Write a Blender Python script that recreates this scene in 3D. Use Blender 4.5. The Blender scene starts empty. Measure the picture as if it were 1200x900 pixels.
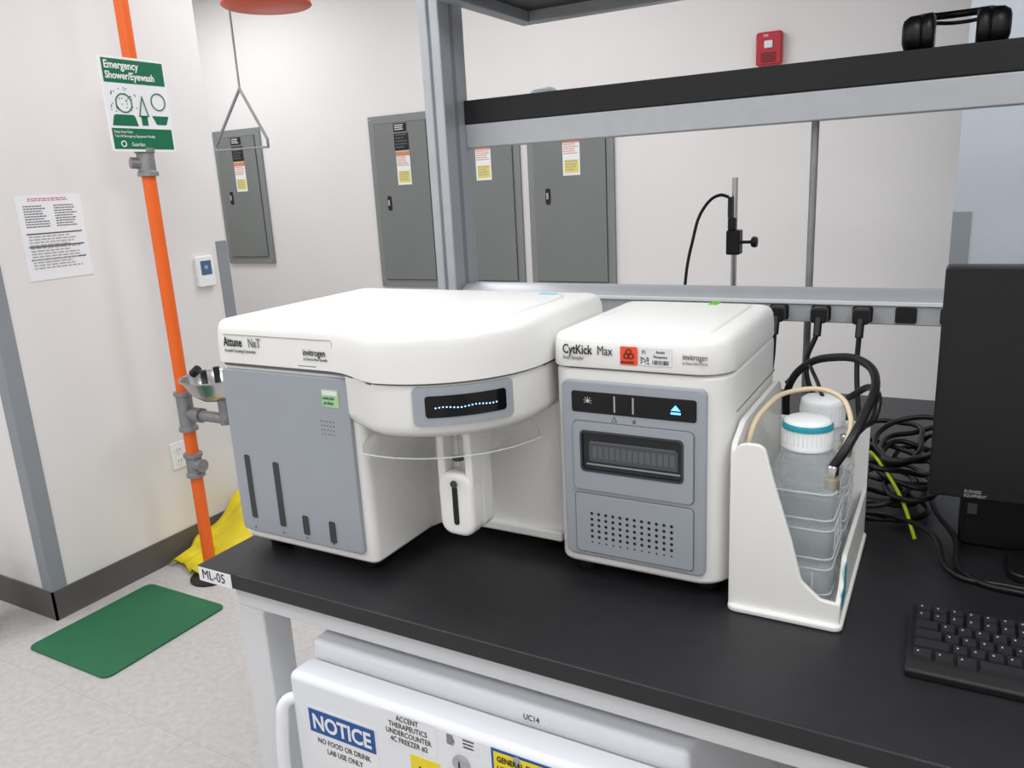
import bpy, bmesh, math, random
from mathutils import Vector, Matrix
random.seed(4)
sc = bpy.context.scene
R = math.radians

# ------------------------------------------------------------ materials
def mat(name, col, rough=0.5, metal=0.0, noise=0.0, nscale=8.0, bump=0.0, bscale=200.0,
        trans=0.0, emit=0.0, ior=1.45, alpha=1.0, coat=0.0):
    m = bpy.data.materials.new(name); m.use_nodes = True
    nt = m.node_tree; b = nt.nodes['Principled BSDF']
    b.inputs['Base Color'].default_value = (*col, 1)
    b.inputs['Roughness'].default_value = rough
    b.inputs['Metallic'].default_value = metal
    b.inputs['IOR'].default_value = ior
    b.inputs['Transmission Weight'].default_value = trans
    b.inputs['Alpha'].default_value = alpha
    b.inputs['Coat Weight'].default_value = coat
    if emit > 0:
        b.inputs['Emission Color'].default_value = (*col, 1)
        b.inputs['Emission Strength'].default_value = emit
    tc = nt.nodes.new('ShaderNodeTexCoord')
    if noise > 0:
        n = nt.nodes.new('ShaderNodeTexNoise'); n.inputs['Scale'].default_value = nscale
        n.inputs['Detail'].default_value = 5
        r = nt.nodes.new('ShaderNodeValToRGB')
        lo = tuple(max(0, c*(1-noise)) for c in col); hi = tuple(min(1, c*(1+noise)) for c in col)
        r.color_ramp.elements[0].position = .3; r.color_ramp.elements[1].position = .7
        r.color_ramp.elements[0].color = (*lo, 1); r.color_ramp.elements[1].color = (*hi, 1)
        nt.links.new(tc.outputs['Object'], n.inputs['Vector'])
        nt.links.new(n.outputs['Fac'], r.inputs['Fac'])
        nt.links.new(r.outputs['Color'], b.inputs['Base Color'])
    if bump > 0:
        n2 = nt.nodes.new('ShaderNodeTexNoise'); n2.inputs['Scale'].default_value = bscale
        bp = nt.nodes.new('ShaderNodeBump'); bp.inputs['Strength'].default_value = bump
        bp.inputs['Distance'].default_value = 0.002
        nt.links.new(tc.outputs['Object'], n2.inputs['Vector'])
        nt.links.new(n2.outputs['Fac'], bp.inputs['Height'])
        nt.links.new(bp.outputs['Normal'], b.inputs['Normal'])
    return m

def s(r, g, b):
    f = lambda c: (c/255/12.92) if c/255 <= .04045 else ((c/255+.055)/1.055)**2.4
    return (f(r), f(g), f(b))

M = dict(
 wall=mat('wall_paint', s(230,227,225), .6, noise=.012, nscale=3, bump=.08, bscale=120),
 wallshade=mat('wall_paint_shaded', s(188,194,202), .6, noise=.015, nscale=3, bump=.08, bscale=120),  # blue-grey stands for shade on the column, put into the wall colour
 ceil=mat('ceiling_tile', s(235,235,235), .8, noise=.03, nscale=60),
 base=mat('rubber_baseboard', s(92,88,88), .5, noise=.03),
 guard=mat('corner_guard_vinyl', s(142,146,151), .45, noise=.02),
 white=mat('instrument_white', s(241,240,236), .38, noise=.006, nscale=4),
 lid=mat('instrument_lid', s(244,243,239), .33, noise=.006, nscale=4),
 lidseam=mat('lid_fine_seam', s(176,175,170), .6, noise=.01),
 grey=mat('instrument_grey', s(163,168,176), .4, noise=.01),
 dgrey=mat('dark_recess', s(60,62,66), .4, noise=.05),
 seam=mat('seam_shadow', s(120,120,118), .6, noise=.02),
 black=mat('black_plastic', s(22,22,24), .4, noise=.05, bump=.05, bscale=600),
 gloss=mat('gloss_black', s(10,11,14), .08, noise=.02),
 smoke=mat('smoked_window', s(36,38,42), .1, noise=.02),
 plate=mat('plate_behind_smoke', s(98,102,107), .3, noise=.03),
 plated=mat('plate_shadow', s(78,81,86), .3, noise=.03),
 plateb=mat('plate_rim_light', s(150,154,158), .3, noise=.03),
 bench=mat('epoxy_resin_black', s(35,35,38), .42, noise=.12, nscale=40, bump=.1, bscale=300),
 alu=mat('brushed_aluminium', s(184,187,191), .45, metal=.35, noise=.03, nscale=30),
 alud=mat('aluminium_channel', s(150,153,158), .5, metal=.3, noise=.03, nscale=30),
 frame=mat('frame_powder_white', s(222,223,225), .4, noise=.01),
 steel=mat('stainless_steel', s(200,200,202), .22, metal=1, noise=.03),
 galv=mat('galvanised_iron', s(150,150,152), .45, metal=.6, noise=.12, nscale=30),
 panel=mat('panel_grey_enamel', s(122,125,123), .5, noise=.02, nscale=5),
 panell=mat('panel_trim_grey', s(132,135,134), .5, noise=.02),
 orange=mat('orange_pipe', s(240,106,34), .4, noise=.04, nscale=10),
 orange2=mat('orange_shower_head', s(226,84,36), .4, noise=.04, nscale=10),
 green=mat('sign_green', s(14,108,72), .5, noise=.02),
 matg=mat('green_rubber', s(36,104,68), .6, noise=.06, nscale=14, bump=.3, bscale=350),
 yellow=mat('yellow_sheet', s(232,210,40), .45, noise=.06, nscale=10),
 ylab=mat('yellow_label', s(245,220,40), .5, noise=.01),
 pylab=mat('faded_yellow_label', s(228,214,96), .5, noise=.01),
 orlab=mat('orange_label', s(246,84,52), .5, noise=.01),
 olab=mat('faded_warning_orange', s(210,138,96), .5, noise=.01),
 blab=mat('blue_label', s(28,84,156), .5, noise=.01),
 lcd=mat('lcd_greyblue', s(70,104,140), .25, noise=.02),
 glab=mat('pale_green_label', s(176,216,160), .45, noise=.01),
 paper=mat('paper', s(238,238,240), .6, noise=.01),
 ink=mat('ink_black', s(28,28,32), .6, noise=.02),
 inkg=mat('ink_grey', s(96,96,100), .6, noise=.02),
 inkl=mat('ink_lightgrey', s(170,170,172), .6, noise=.02),
 red=mat('alarm_red', s(184,30,46), .35, noise=.03),
 lens=mat('alarm_lens', s(222,222,230), .15, noise=.02),
 gtape=mat('green_tape', s(96,200,50), .5, noise=.03),
 btape=mat('blue_tape', s(130,200,235), .5, noise=.03),
 teal=mat('teal_plastic', s(30,150,170), .35, noise=.03),
 cap=mat('white_cap', s(240,242,242), .35, noise=.01),
 bottle=mat('clear_bottle', (.92,.96,.98), .08, noise=.01, trans=.72, ior=1.2, alpha=.5),
 bottle2=mat('bottle_ridge', (.95,.98,1), .12, noise=.01, trans=.35, ior=1.3, alpha=.55),
 liquid=mat('liquid', (.90,.95,.98), .03, trans=.8, ior=1.1, alpha=.5),
 clear=mat('clear_acrylic', (.96,.97,.97), .05, trans=1, ior=1.2, alpha=.4),
 clearrim=mat('clear_acrylic_edge', (.86,.88,.88), .1, trans=.3, alpha=.6),
 screenb=mat('screen_led_blue', (.25,.55,1.0), .4, emit=3),
 ledw=mat('icon_white', (.6,.6,.62), .4),
 ledb=mat('icon_blue', (.1,.35,1.0), .4, emit=3),
 beige=mat('beige_tube', s(226,206,172), .4, noise=.03),
 brass=mat('brass_fitting', s(190,180,150), .35, metal=.6, noise=.05),
 fridge=mat('fridge_white', s(236,238,242), .35, noise=.006),
 key=mat('keycap', s(38,38,41), .5, noise=.04),
 keyb=mat('keyboard_body', s(18,18,20), .5, noise=.04),
 tyg=mat('yellow_green_wire', s(190,220,30), .45, noise=.02),
)

# floor: speckled vinyl tile
fm = bpy.data.materials.new('vinyl_floor'); fm.use_nodes = True
nt = fm.node_tree; b = nt.nodes['Principled BSDF']; b.inputs['Roughness'].default_value = .4
tc = nt.nodes.new('ShaderNodeTexCoord')
n1 = nt.nodes.new('ShaderNodeTexNoise'); n1.inputs['Scale'].default_value = 45; n1.inputs['Detail'].default_value = 8
r1 = nt.nodes.new('ShaderNodeValToRGB')
r1.color_ramp.elements[0].position = .3; r1.color_ramp.elements[0].color = (*s(182,179,177), 1)
r1.color_ramp.elements[1].position = .7; r1.color_ramp.elements[1].color = (*s(197,194,192), 1)
br = nt.nodes.new('ShaderNodeTexBrick'); br.offset = 0; br.inputs['Scale'].default_value = 1
br.inputs['Brick Width'].default_value = .61; br.inputs['Row Height'].default_value = .61
br.inputs['Mortar Size'].default_value = .0015
br.inputs['Color1'].default_value = (1, 1, 1, 1); br.inputs['Color2'].default_value = (.975, .975, .975, 1)
br.inputs['Mortar'].default_value = (.84, .84, .84, 1)
mx = nt.nodes.new('ShaderNodeMix'); mx.data_type = 'RGBA'; mx.blend_type = 'MULTIPLY'; mx.inputs['Factor'].default_value = 1
L = nt.links.new
L(tc.outputs['Object'], n1.inputs['Vector']); L(n1.outputs['Fac'], r1.inputs['Fac'])
L(tc.outputs['Object'], br.inputs['Vector'])
L(r1.outputs['Color'], mx.inputs['A']); L(br.outputs['Color'], mx.inputs['B']); L(mx.outputs['Result'], b.inputs['Base Color'])
M['floor'] = fm

# ------------------------------------------------------------ helpers
def grp(name, loc=(0, 0, 0)):
    e = bpy.data.objects.new(name, None); e.empty_display_size = .05
    e.location = loc; sc.collection.objects.link(e); return e

def fin(o, m, parent):
    if m is not None: o.data.materials.append(m)
    sc.collection.objects.link(o)
    if parent is not None:
        o.parent = parent
        o.matrix_parent_inverse = Matrix.Translation(parent.location).inverted()
    return o

def meshobj(name, vs, fs, m, parent=None, smooth=False, bevel=0, seg=3, ang=40):
    me = bpy.data.meshes.new(name); me.from_pydata([tuple(v) for v in vs], [], fs)
    bm = bmesh.new(); bm.from_mesh(me); bmesh.ops.recalc_face_normals(bm, faces=bm.faces); bm.to_mesh(me); bm.free()
    o = bpy.data.objects.new(name, me); fin(o, m, parent)
    if smooth or bevel > 0:
        for p in me.polygons: p.use_smooth = True
    if smooth and bevel <= 0:
        mk = bmesh.new(); mk.from_mesh(me)
        for e in mk.edges:
            if len(e.link_faces) == 2 and e.calc_face_angle(0) > R(ang): e.smooth = False
        mk.to_mesh(me); mk.free()
    if bevel > 0:
        bv = o.modifiers.new('bevel', 'BEVEL'); bv.width = bevel; bv.segments = seg
        bv.limit_method = 'ANGLE'; bv.angle_limit = R(ang); bv.harden_normals = True
        bv.use_clamp_overlap = True
    return o

def box(name, x0, x1, y0, y1, z0, z1, m, parent=None, bevel=0, seg=3):
    v = [(x0,y0,z0),(x1,y0,z0),(x1,y1,z0),(x0,y1,z0),(x0,y0,z1),(x1,y0,z1),(x1,y1,z1),(x0,y1,z1)]
    f = [(0,3,2,1),(4,5,6,7),(0,1,5,4),(1,2,6,5),(2,3,7,6),(3,0,4,7)]
    return meshobj(name, v, f, m, parent, bevel=bevel, seg=seg)

def rpoly(pts, seg=6):
    """fillet a polygon with true circular arcs; pts = (x, y, radius)"""
    out = []; n = len(pts)
    for i in range(n):
        x, y, r = pts[i]
        if r <= 0: out.append((x, y)); continue
        p = Vector((x, y)); a = Vector(pts[i-1][:2]); c = Vector(pts[(i+1) % n][:2])
        d1 = (a-p).normalized(); d2 = (c-p).normalized()
        half = math.acos(max(-1, min(1, d1.dot(d2))))/2
        if half > R(88): out.append((x, y)); continue
        t = r/math.tan(half); cen = p+(d1+d2).normalized()*(r/math.sin(half))
        s0 = p+d1*t-cen; s1 = p+d2*t-cen
        a0 = math.atan2(s0.y, s0.x); a1 = math.atan2(s1.y, s1.x); da = a1-a0
        while da > math.pi: da -= 2*math.pi
        while da < -math.pi: da += 2*math.pi
        for k in range(seg+1):
            q = a0+da*k/seg
            out.append((cen.x+r*math.cos(q), cen.y+r*math.sin(q)))
    return out

def rrect(x0, x1, y0, y1, r, seg=5):
    o = []
    for cx, cy, a0 in ((x1-r, y1-r, 0), (x0+r, y1-r, 90), (x0+r, y0+r, 180), (x1-r, y0+r, 270)):
        for k in range(seg+1):
            a = R(a0+90*k/seg); o.append((cx+r*math.cos(a), cy+r*math.sin(a)))
    return o

def prism(name, pts, axis, lo, hi, m, parent=None, bevel=0, seg=3, smooth=True, ang=40):
    n = len(pts); f3 = {'z': lambda p, h: (p[0], p[1], h), 'y': lambda p, h: (p[0], h, p[1]), 'x': lambda p, h: (h, p[0], p[1])}[axis]
    vs = [f3(p, lo) for p in pts]+[f3(p, hi) for p in pts]
    fs = [tuple(range(n)), tuple(range(n, 2*n))]+[(i, (i+1) % n, n+(i+1) % n, n+i) for i in range(n)]
    return meshobj(name, vs, fs, m, parent, smooth=smooth, bevel=bevel, seg=seg, ang=ang)

def loft(name, rings, m, parent=None, capb=True, capt=True, ang=50):
    n = len(rings[0]); vs = [p for r in rings for p in r]; fs = []
    for k in range(len(rings)-1):
        for i in range(n):
            fs.append((k*n+i, k*n+(i+1) % n, (k+1)*n+(i+1) % n, (k+1)*n+i))
    if capb: fs.append(tuple(range(n)))
    if capt: fs.append(tuple(range((len(rings)-1)*n, len(rings)*n)))
    return meshobj(name, vs, fs, m, parent, smooth=True, ang=ang)

def lathe(name, prof, c, m, parent=None, axis='z', n=32, ang=50):
    rings = []
    for r, h in prof:
        ring = []
        for i in range(n):
            a = 2*math.pi*i/n; u, v = r*math.cos(a), r*math.sin(a)
            if axis == 'z': ring.append((c[0]+u, c[1]+v, c[2]+h))
            elif axis == 'y': ring.append((c[0]+u, c[1]+h, c[2]+v))
            else: ring.append((c[0]+h, c[1]+u, c[2]+v))
        rings.append(ring)
    return loft(name, rings, m, parent, ang=ang)

def cyl(name, p0, p1, r, m, parent=None, r2=None, n=24):
    p0, p1 = Vector(p0), Vector(p1); d = (p1-p0); q = d.to_track_quat('Z', 'Y'); r2 = r if r2 is None else r2
    rings = []
    for p, rr in ((p0, r), (p1, r2)):
        rings.append([tuple(p+q @ Vector((rr*math.cos(2*math.pi*i/n), rr*math.sin(2*math.pi*i/n), 0))) for i in range(n)])
    return loft(name, rings, m, parent)

def tube(name, pts, r, m, parent=None, res=4, cyclic=False, poly=False):
    cu = bpy.data.curves.new(name, 'CURVE'); cu.dimensions = '3D'; cu.bevel_depth = r; cu.bevel_resolution = res
    cu.use_fill_caps = True
    if poly:
        sp = cu.splines.new('POLY'); sp.points.add(len(pts)-1)
        for i, p in enumerate(pts): sp.points[i].co = (*p, 1)
    else:
        sp = cu.splines.new('BEZIER'); sp.bezier_points.add(len(pts)-1)
        for i, p in enumerate(pts):
            bp = sp.bezier_points[i]; bp.co = p; bp.handle_left_type = bp.handle_right_type = 'AUTO'
        sp.resolution_u = 12
    sp.use_cyclic_u = cyclic
    o = bpy.data.objects.new(name, cu); return fin(o, m, parent)

def text(name, body, loc, size, m, parent, face='-y', align='LEFT', bold=0.0, sx=.8):
    cu = bpy.data.curves.new(name, 'FONT'); cu.body = body; cu.size = size; cu.align_x = align
    cu.extrude = .0002; cu.offset = bold; cu.resolution_u = 3
    o = bpy.data.objects.new(name, cu); fin(o, m, parent)
    o.rotation_euler = {'-y': (R(90), 0, 0), '+x': (R(90), 0, R(90)), 'z': (0, 0, 0)}[face]
    o.location = loc; o.scale = (sx, 1, 1)
    return o

def lines(name, x0, x1, z0, z1, rows, y, m, parent, face='-y', fill=.45, ragged=.3):
    vs, fs = [], []
    dz = (z1-z0)/rows
    for i in range(rows):
        zt = z1-i*dz; zb = zt-dz*fill; xe = x1-(x1-x0)*ragged*random.random()
        x = x0
        while x < xe:
            wl = (x1-x0)*random.uniform(.05, .14); xw = min(x+wl, xe)
            k = len(vs)
            for (a, c) in ((x, zb), (xw, zb), (xw, zt), (x, zt)):
                vs.append((a, y, c) if face == '-y' else (y, a, c))
            fs.append((k, k+1, k+2, k+3)); x = xw+(x1-x0)*.02
    return meshobj(name, vs, fs, m, parent)

def quad(name, a0, a1, z0, z1, h, m, parent, face='-y', t=.0006):
    if face == '-y': return box(name, a0, a1, h-t, h, z0, z1, m, parent)
    return box(name, h, h+t, a0, a1, z0, z1, m, parent)

def boxes(name, lst, m, parent):
    vs, fs = [], []
    for (x0, x1, y0, y1, z0, z1) in lst:
        k = len(vs)
        vs += [(x0,y0,z0),(x1,y0,z0),(x1,y1,z0),(x0,y1,z0),(x0,y0,z1),(x1,y0,z1),(x1,y1,z1),(x0,y1,z1)]
        for f in ((0,3,2,1),(4,5,6,7),(0,1,5,4),(1,2,6,5),(2,3,7,6),(3,0,4,7)): fs.append(tuple(k+q for q in f))
    return meshobj(name, vs, fs, m, parent)

def area(o): return sum(o[i-1][0]*o[i][1]-o[i][0]*o[i-1][1] for i in range(len(o)))/2
def inset(o, k, z):
    """offset outline o inward by k at height z"""
    sg = 1 if area(o) > 0 else -1
    out = []; n = len(o)
    for i in range(n):
        a = Vector(o[i-1]); p = Vector(o[i]); c = Vector(o[(i+1) % n])
        d1 = (p-a).normalized(); d2 = (c-p).normalized(); d = (d1+d2)
        if d.length < 1e-6: d = d1
        d.normalize(); nrm = Vector((-d.y, d.x))*sg
        q = p+nrm*k/max(.5, d.dot(d1))
        out.append((q.x, q.y, z))
    return out

# ------------------------------------------------------------ room shell
H = 2.9
box('floor', -6, 3, -2.5, 4.2, -.05, 0, M['floor'])
box('ceiling', -6, 3, -2.5, 4.2, H, H+.05, M['ceil'])
box('wall_back', -6, 3, 4.2, 4.3, 0, H, M['wall'])
box('wall_left', -6.1, -6, -2.5, 4.3, 0, H, M['wall'])
box('wall_right', 3, 3.1, -2.5, 4.3, 0, H, M['wall'])
box('wall_front', -6, 3, -2.6, -2.5, 0, H, M['wall'])
box('wall_shower', -6, -2.85, 1.47, 2.5, 0, H, M['wall'])
box('wall_column', -.02, 1.6, 3.27, 4.2, 0, H, M['wallshade'])  # shaded look comes from its darker, bluer wall colour
box('baseboard_shower', -2.85, -2.842, 1.462, 2.5, 0, .115, M['base'])
box('baseboard_left', -6, -2.842, 1.462, 1.4695, 0, .115, M['base'])
box('baseboard_back', -6, -.02, 4.192, 4.2, 0, .115, M['base'])
def guard(name, pts, z0=.115, z1=1.32):
    prism(name, pts, 'z', z0, z1, M['guard'], smooth=False)
w = .055; t = .004
guard('trim_1', [(-2.85-w, 1.47-t), (-2.85+t, 1.47-t), (-2.85+t, 1.47+w), (-2.85, 1.47+w), (-2.85, 1.47), (-2.85-w, 1.47)])
guard('trim_2', [(-2.85-w, 2.5+t), (-2.85+t, 2.5+t), (-2.85+t, 2.5-w), (-2.85, 2.5-w), (-2.85, 2.5), (-2.85-w, 2.5)])
guard('trim_3', [(-.02+w, 3.27-t), (-.02-t, 3.27-t), (-.02-t, 3.27+w), (-.02, 3.27+w), (-.02, 3.27), (-.02+w, 3.27)])

# ------------------------------------------------------------ ceiling lights
for (lx, ly) in ((-4.3, 3.3), (-2.0, 2.9), (.4, 2.2), (-1.6, 1.0), (.6, .2), (-3.6, .2), (-1.4, -1.0), (1.6, -1.4), (-4.4, -1.2)):
    g = grp('ceiling_light', (lx, ly, H))
    box('light_frame', lx-.63, lx+.63, ly-.33, ly+.33, H-.02, H-.001, M['frame'], g)
    ld = bpy.data.lights.new('tube_light', 'AREA'); ld.shape = 'RECTANGLE'; ld.size = 1.2; ld.size_y = .6
    ld.energy = 22.5; ld.color = (.96, .98, 1)
    lo = bpy.data.objects.new('tube_light', ld); lo.location = (lx, ly, H-.03); sc.collection.objects.link(lo)
    lo.parent = g; lo.matrix_parent_inverse = Matrix.Translation(g.location).inverted()

# ------------------------------------------------------------ lab bench
g = grp('lab_bench', (0, 1.5, 0))
box('benchtop', -1.09, 1.7, .80, 2.24, .872, .90, M['bench'], g, bevel=.003, seg=2)
box('apron_front', -1.04, 1.65, .83, .87, .822, .8715, M['frame'], g, bevel=.003)
box('apron_back', -1.04, 1.65, 2.17, 2.21, .822, .8715, M['frame'], g, bevel=.003)
box('apron_side', -1.04, -.99, .871, 2.169, .822, .8715, M['frame'], g, bevel=.003)
for i, (lx, ly) in enumerate(((-1.04, .83), (-1.04, 2.15), (1.58, .83), (1.58, 2.15))):
    box('leg_%d' % (i+1), lx, lx+.06, ly, ly+.06, .012, .8215, M['frame'], g, bevel=.004)
    cyl('foot_%d' % (i+1), (lx+.03, ly+.03, 0), (lx+.03, ly+.03, .014), .02, M['black'], g)
box('side_stretcher', -1.03, -.99, .89, 2.15, .16, .20, M['frame'], g, bevel=.003)
quad('edge_label', -1.086, -1.008, .873, .8985, .7995, M['paper'], g)
text('edge_label_text', 'ML-05', (-1.078, .7986, .879), .024, M['ink'], g, sx=.9)

# ------------------------------------------------------------ rack above bench
g = grp('bench_shelf_rack', (0, 1.6, .9))
for i, px in enumerate((-1.05, 1.2)):
    box('post_front_%d' % i, px, px+.022, 1.52, 1.62, .91, 2.75, M['alu'], g, bevel=.004)
    box('post_core_%d' % i, px+.021, px+.030, 1.526, 1.612, .91, 2.75, M['alud'], g)
    box('post_inner_%d' % i, px+.029, px+.052, 1.52, 1.62, .91, 2.75, M['alu'], g, bevel=.004)
    box('post_slot_%d' % i, px+.0515, px+.0528, 1.56, 1.575, 1.0, 2.7, M['alud'], g)
    box('post_foot_%d' % i, px-.02, px+.07, 1.5, 1.64, .9005, .91, M['alu'], g, bevel=.002)
box('shelf_board', -.998, 1.2, 1.60, 1.92, 1.6345, 1.685, M['black'], g, bevel=.002)
box('shelf_beam_front', -.998, 1.2, 1.602, 1.64, 1.582, 1.634, M['alu'], g, bevel=.003)
box('shelf_end_bracket', -.996, -.985, 1.641, 1.9, 1.60, 1.634, M['alu'], g)
prism('shelf_rear_upright', rrect(-1.0, -.93, 1.6, 1.735, .02), 'y', 1.925, 1.96, M['alu'], g, bevel=.006)
box('upper_shelf_board', -.95, 1.2, 1.506, 1.844, 1.90, 1.93, M['black'], g)
box('upper_beam_back', -.95, 1.2, 1.845, 1.88, 1.875, 1.93, M['alu'], g, bevel=.003)
box('upper_beam_front', -.95, 1.2, 1.47, 1.505, 1.875, 1.93, M['alu'], g, bevel=.003)
box('upper_beam_left', -.985, -.951, 1.47, 1.88, 1.875, 1.93, M['alu'], g, bevel=.003)
prism('service_rail', [(1.53, 1.222), (1.60, 1.222), (1.60, 1.278), (1.555, 1.278), (1.53, 1.262)], 'x', -.997, 1.2, M['alu'], g, bevel=.002)
box('rail_lip', -.997, 1.2, 1.526, 1.532, 1.256, 1.263, M['frame'], g, bevel=.001)
cyl('centre_strut', (-.25, 1.64, .9005), (-.25, 1.64, 1.59), .007, M['galv'], g)
for k, ox in enumerate((-.284, -.21, -.14, -.07, .0, .07, .14)):
    prism('outlet_%d' % k, rrect(ox-.017, ox+.017, 1.226, 1.254, .004), 'y', 1.527, 1.531, M['black'], g)

# ------------------------------------------------------------ power plugs + cables
g = grp('power_cables', (-.1, 1.5, .9))
for k, ox in enumerate((-.284, -.21, -.14)):
    prism('plug_%d' % k, rrect(ox-.014, ox+.014, 1.226, 1.254, .006), 'y', 1.495, 1.527, M['black'], g, bevel=.003)
    cyl('plug_neck_%d' % k, (ox, 1.50, 1.235), (ox, 1.488, 1.205), .007, M['black'], g)
tube('cable_1', [(-.284, 1.49, 1.21), (-.285, 1.485, 1.16), (-.30, 1.5, 1.05), (-.30, 1.52, .906)], .004, M['black'], g)
tube('cable_2', [(-.21, 1.49, 1.21), (-.225, 1.48, 1.15), (-.20, 1.47, 1.09), (-.14, 1.45, 1.06), (-.10, 1.46, 1.0), (-.06, 1.5, .93), (-.03, 1.52, .905)], .0045, M['black'], g)
tube('cable_3', [(-.14, 1.49, 1.21), (-.14, 1.48, 1.16), (-.13, 1.45, 1.08), (-.11, 1.42, .98), (-.12, 1.45, .905)], .0045, M['black'], g)
for k in range(11):
    cx, cy = -.06+random.uniform(-.035, .03), 1.50+random.uniform(-.05, .05); rx, ry = random.uniform(.05, .085), random.uniform(.06, .11)
    ph = random.random()*6; pts = []
    for i in range(10):
        a = ph+i*2*math.pi/10
        pts.append((cx+rx*math.cos(a)*random.uniform(.85, 1.1), cy+ry*math.sin(a)*random.uniform(.85, 1.1), .907+.010*k+.04*(.5+.5*math.sin(a*1+ph))*(k/9)+random.uniform(0, .008)))
    tube('cable_coil_%d' % k, pts, .0048, M['black'], g, cyclic=True)
tube('cable_run_1', [(-.01, 1.5, .94), (.0, 1.42, .93), (.03, 1.34, .92), (.05, 1.235, .906), (.12, 1.21, .906), (.3, 1.235, .906)], .0045, M['black'], g)
tube('cable_run_2', [(-.04, 1.58, .98), (-.01, 1.52, 1.03), (.03, 1.46, 1.03), (.08, 1.44, .97), (.1, 1.45, .93)], .004, M['black'], g)
tube('cable_run_3', [(-.12, 1.42, .907), (-.05, 1.36, .93), (-.0, 1.31, .93), (.03, 1.235, .907), (.1, 1.225, .906), (.2, 1.22, .906)], .0045, M['black'], g)
tube('ground_wire', [(-.115, 1.47, 1.01), (-.085, 1.41, 1.0), (-.05, 1.37, .96), (-.025, 1.33, .91)], .003, M['tyg'], g)

# ------------------------------------------------------------ flow cytometer (large instrument)
g = grp('flow_cytometer', (-.8, 1.08, .9))
CX, CY, CR = -.705, 1.02, .18
def arcp(a, r=CR): return (CX+r*math.sin(R(a)), CY-r*math.cos(R(a)))
def body_outline(grow=0.0, xl=-1.06, rc=.027):
    gR = CR+grow; yb = 1.27+grow; xr = CX+gR; x0 = xl-grow
    o = []
    for k in range(9):
        a = R(90+90*k/8); o.append((x0+rc+rc*math.cos(a), yb-rc+rc*math.sin(a)))
    yf = .88-grow
    for k in range(9):
        a = R(180+90*k/8); o.append((x0+rc+rc*math.cos(a), yf+rc+rc*math.sin(a)))
    o += [(-.84, yf), (-.81, yf-.0005), (-.785, yf-.005), (-.762, yf-.014), (-.738, yf-.026), (-.722, yf-.034)]
    for a in range(2, 91, 4): o.append(arcp(a, gR))
    rb = .04
    for k in range(9):
        a = R(0+90*k/8); o.append((xr-rb+rb*math.cos(a), yb-rb+rb*math.sin(a)))
    return o
ol = body_outline(.005)
rings = [inset(ol, k, z) for k, z in ((0, 1.240), (.0008, 1.272), (.0025, 1.290), (.0045, 1.298), (.0075, 1.3035), (.012, 1.3070), (.018, 1.3090), (.025, 1.3095))]
loft('lid', rings, M['lid'], g, ang=60)
fo = body_outline(-.045, rc=.03)
loft('lid_top_field', [inset(fo, k, z) for k, z in ((0, 1.309), (.002, 1.3116), (.010, 1.3124))], M['lid'], g, ang=60)
loft('lid_seam', [inset(ol, .006, z) for z in (1.234, 1.242)], M['seam'], g)
# outline of the flip-up name band on the left of the lid
box('name_band_seam_v', -.8035, -.8025, .8744, .8765, 1.242, 1.285, M['lidseam'], g)
box('name_band_seam_h', -1.034, -.8025, .8757, .878, 1.2865, 1.2875, M['lidseam'], g)
mo = rpoly([(-1.06, 1.27, .02), (-1.06, .883, .02), (-.765, .883, .014), (-.765, 1.27, .01)])
prism('fluidics_module', mo, 'z', .925, 1.236, M['white'], g, bevel=.006)
dp = rrect(-1.05, -.783, .943, 1.229, .008)
prism('fluidics_door', dp, 'y', .8755, .884, M['grey'], g, bevel=.002)
for k, (sx_, z0, z1, wd) in enumerate(((-1.017, .968, 1.082, .013), (-.952, .963, 1.077, .014), (-.90, .957, .991, .014), (-.843, .953, .990, .014))):
    prism('level_window_%d' % k, rrect(sx_-wd/2, sx_+wd/2, z0, z1, .0035), 'y', .8745, .876, M['dgrey'], g)
    prism('level_window_edge_%d' % k, rrect(sx_-wd/2+.008, sx_+wd/2+.0015, z0-.001, z1+.001, .003), 'y', .8748, .8762, M['inkl'], g)
    text('level_icon_%d' % k, 'v', (sx_-.003, .8745, .949), .009, M['blab'], g)
vs, fs = [], []
for i in range(5):
    for j in range(4):
        a, c = -.842+i*.006, 1.158-j*.007; k = len(vs)
        vs += [(a, .8752, c), (a+.002, .8752, c), (a+.002, .8752, c+.002), (a, .8752, c+.002)]; fs.append((k, k+1, k+2, k+3))
meshobj('speaker_dots', vs, fs, M['dgrey'], g)
quad('round_sticker', -.834, -.801, 1.183, 1.211, .8752, M['glab'], g)
quad('round_sticker_white', -.832, -.803, 1.202, 1.209, .8746, M['paper'], g, t=.0003)
text('sticker_text_1', 'molecular', (-.832, .8742, 1.195), .0078, M['green'], g, sx=.75)
text('sticker_text_2', 'probes', (-.831, .8742, 1.187), .0088, M['green'], g)
ho = [(-.785, .8765), (-.762, .8675), (-.738, .8555), (-.722, .8475)]+[arcp(a, CR-.001) for a in range(2, 91, 4)]+[(CX+CR-.001, 1.24), (CX+CR-.02, 1.26), (-.785, 1.26)]
rings = [inset(ho, k, z) for k, z in ((.03, 1.155), (.016, 1.157), (.007, 1.162), (.002, 1.169), (.0, 1.178), (0, 1.236))]
loft('head', rings, M['white'], g, ang=60)
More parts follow.
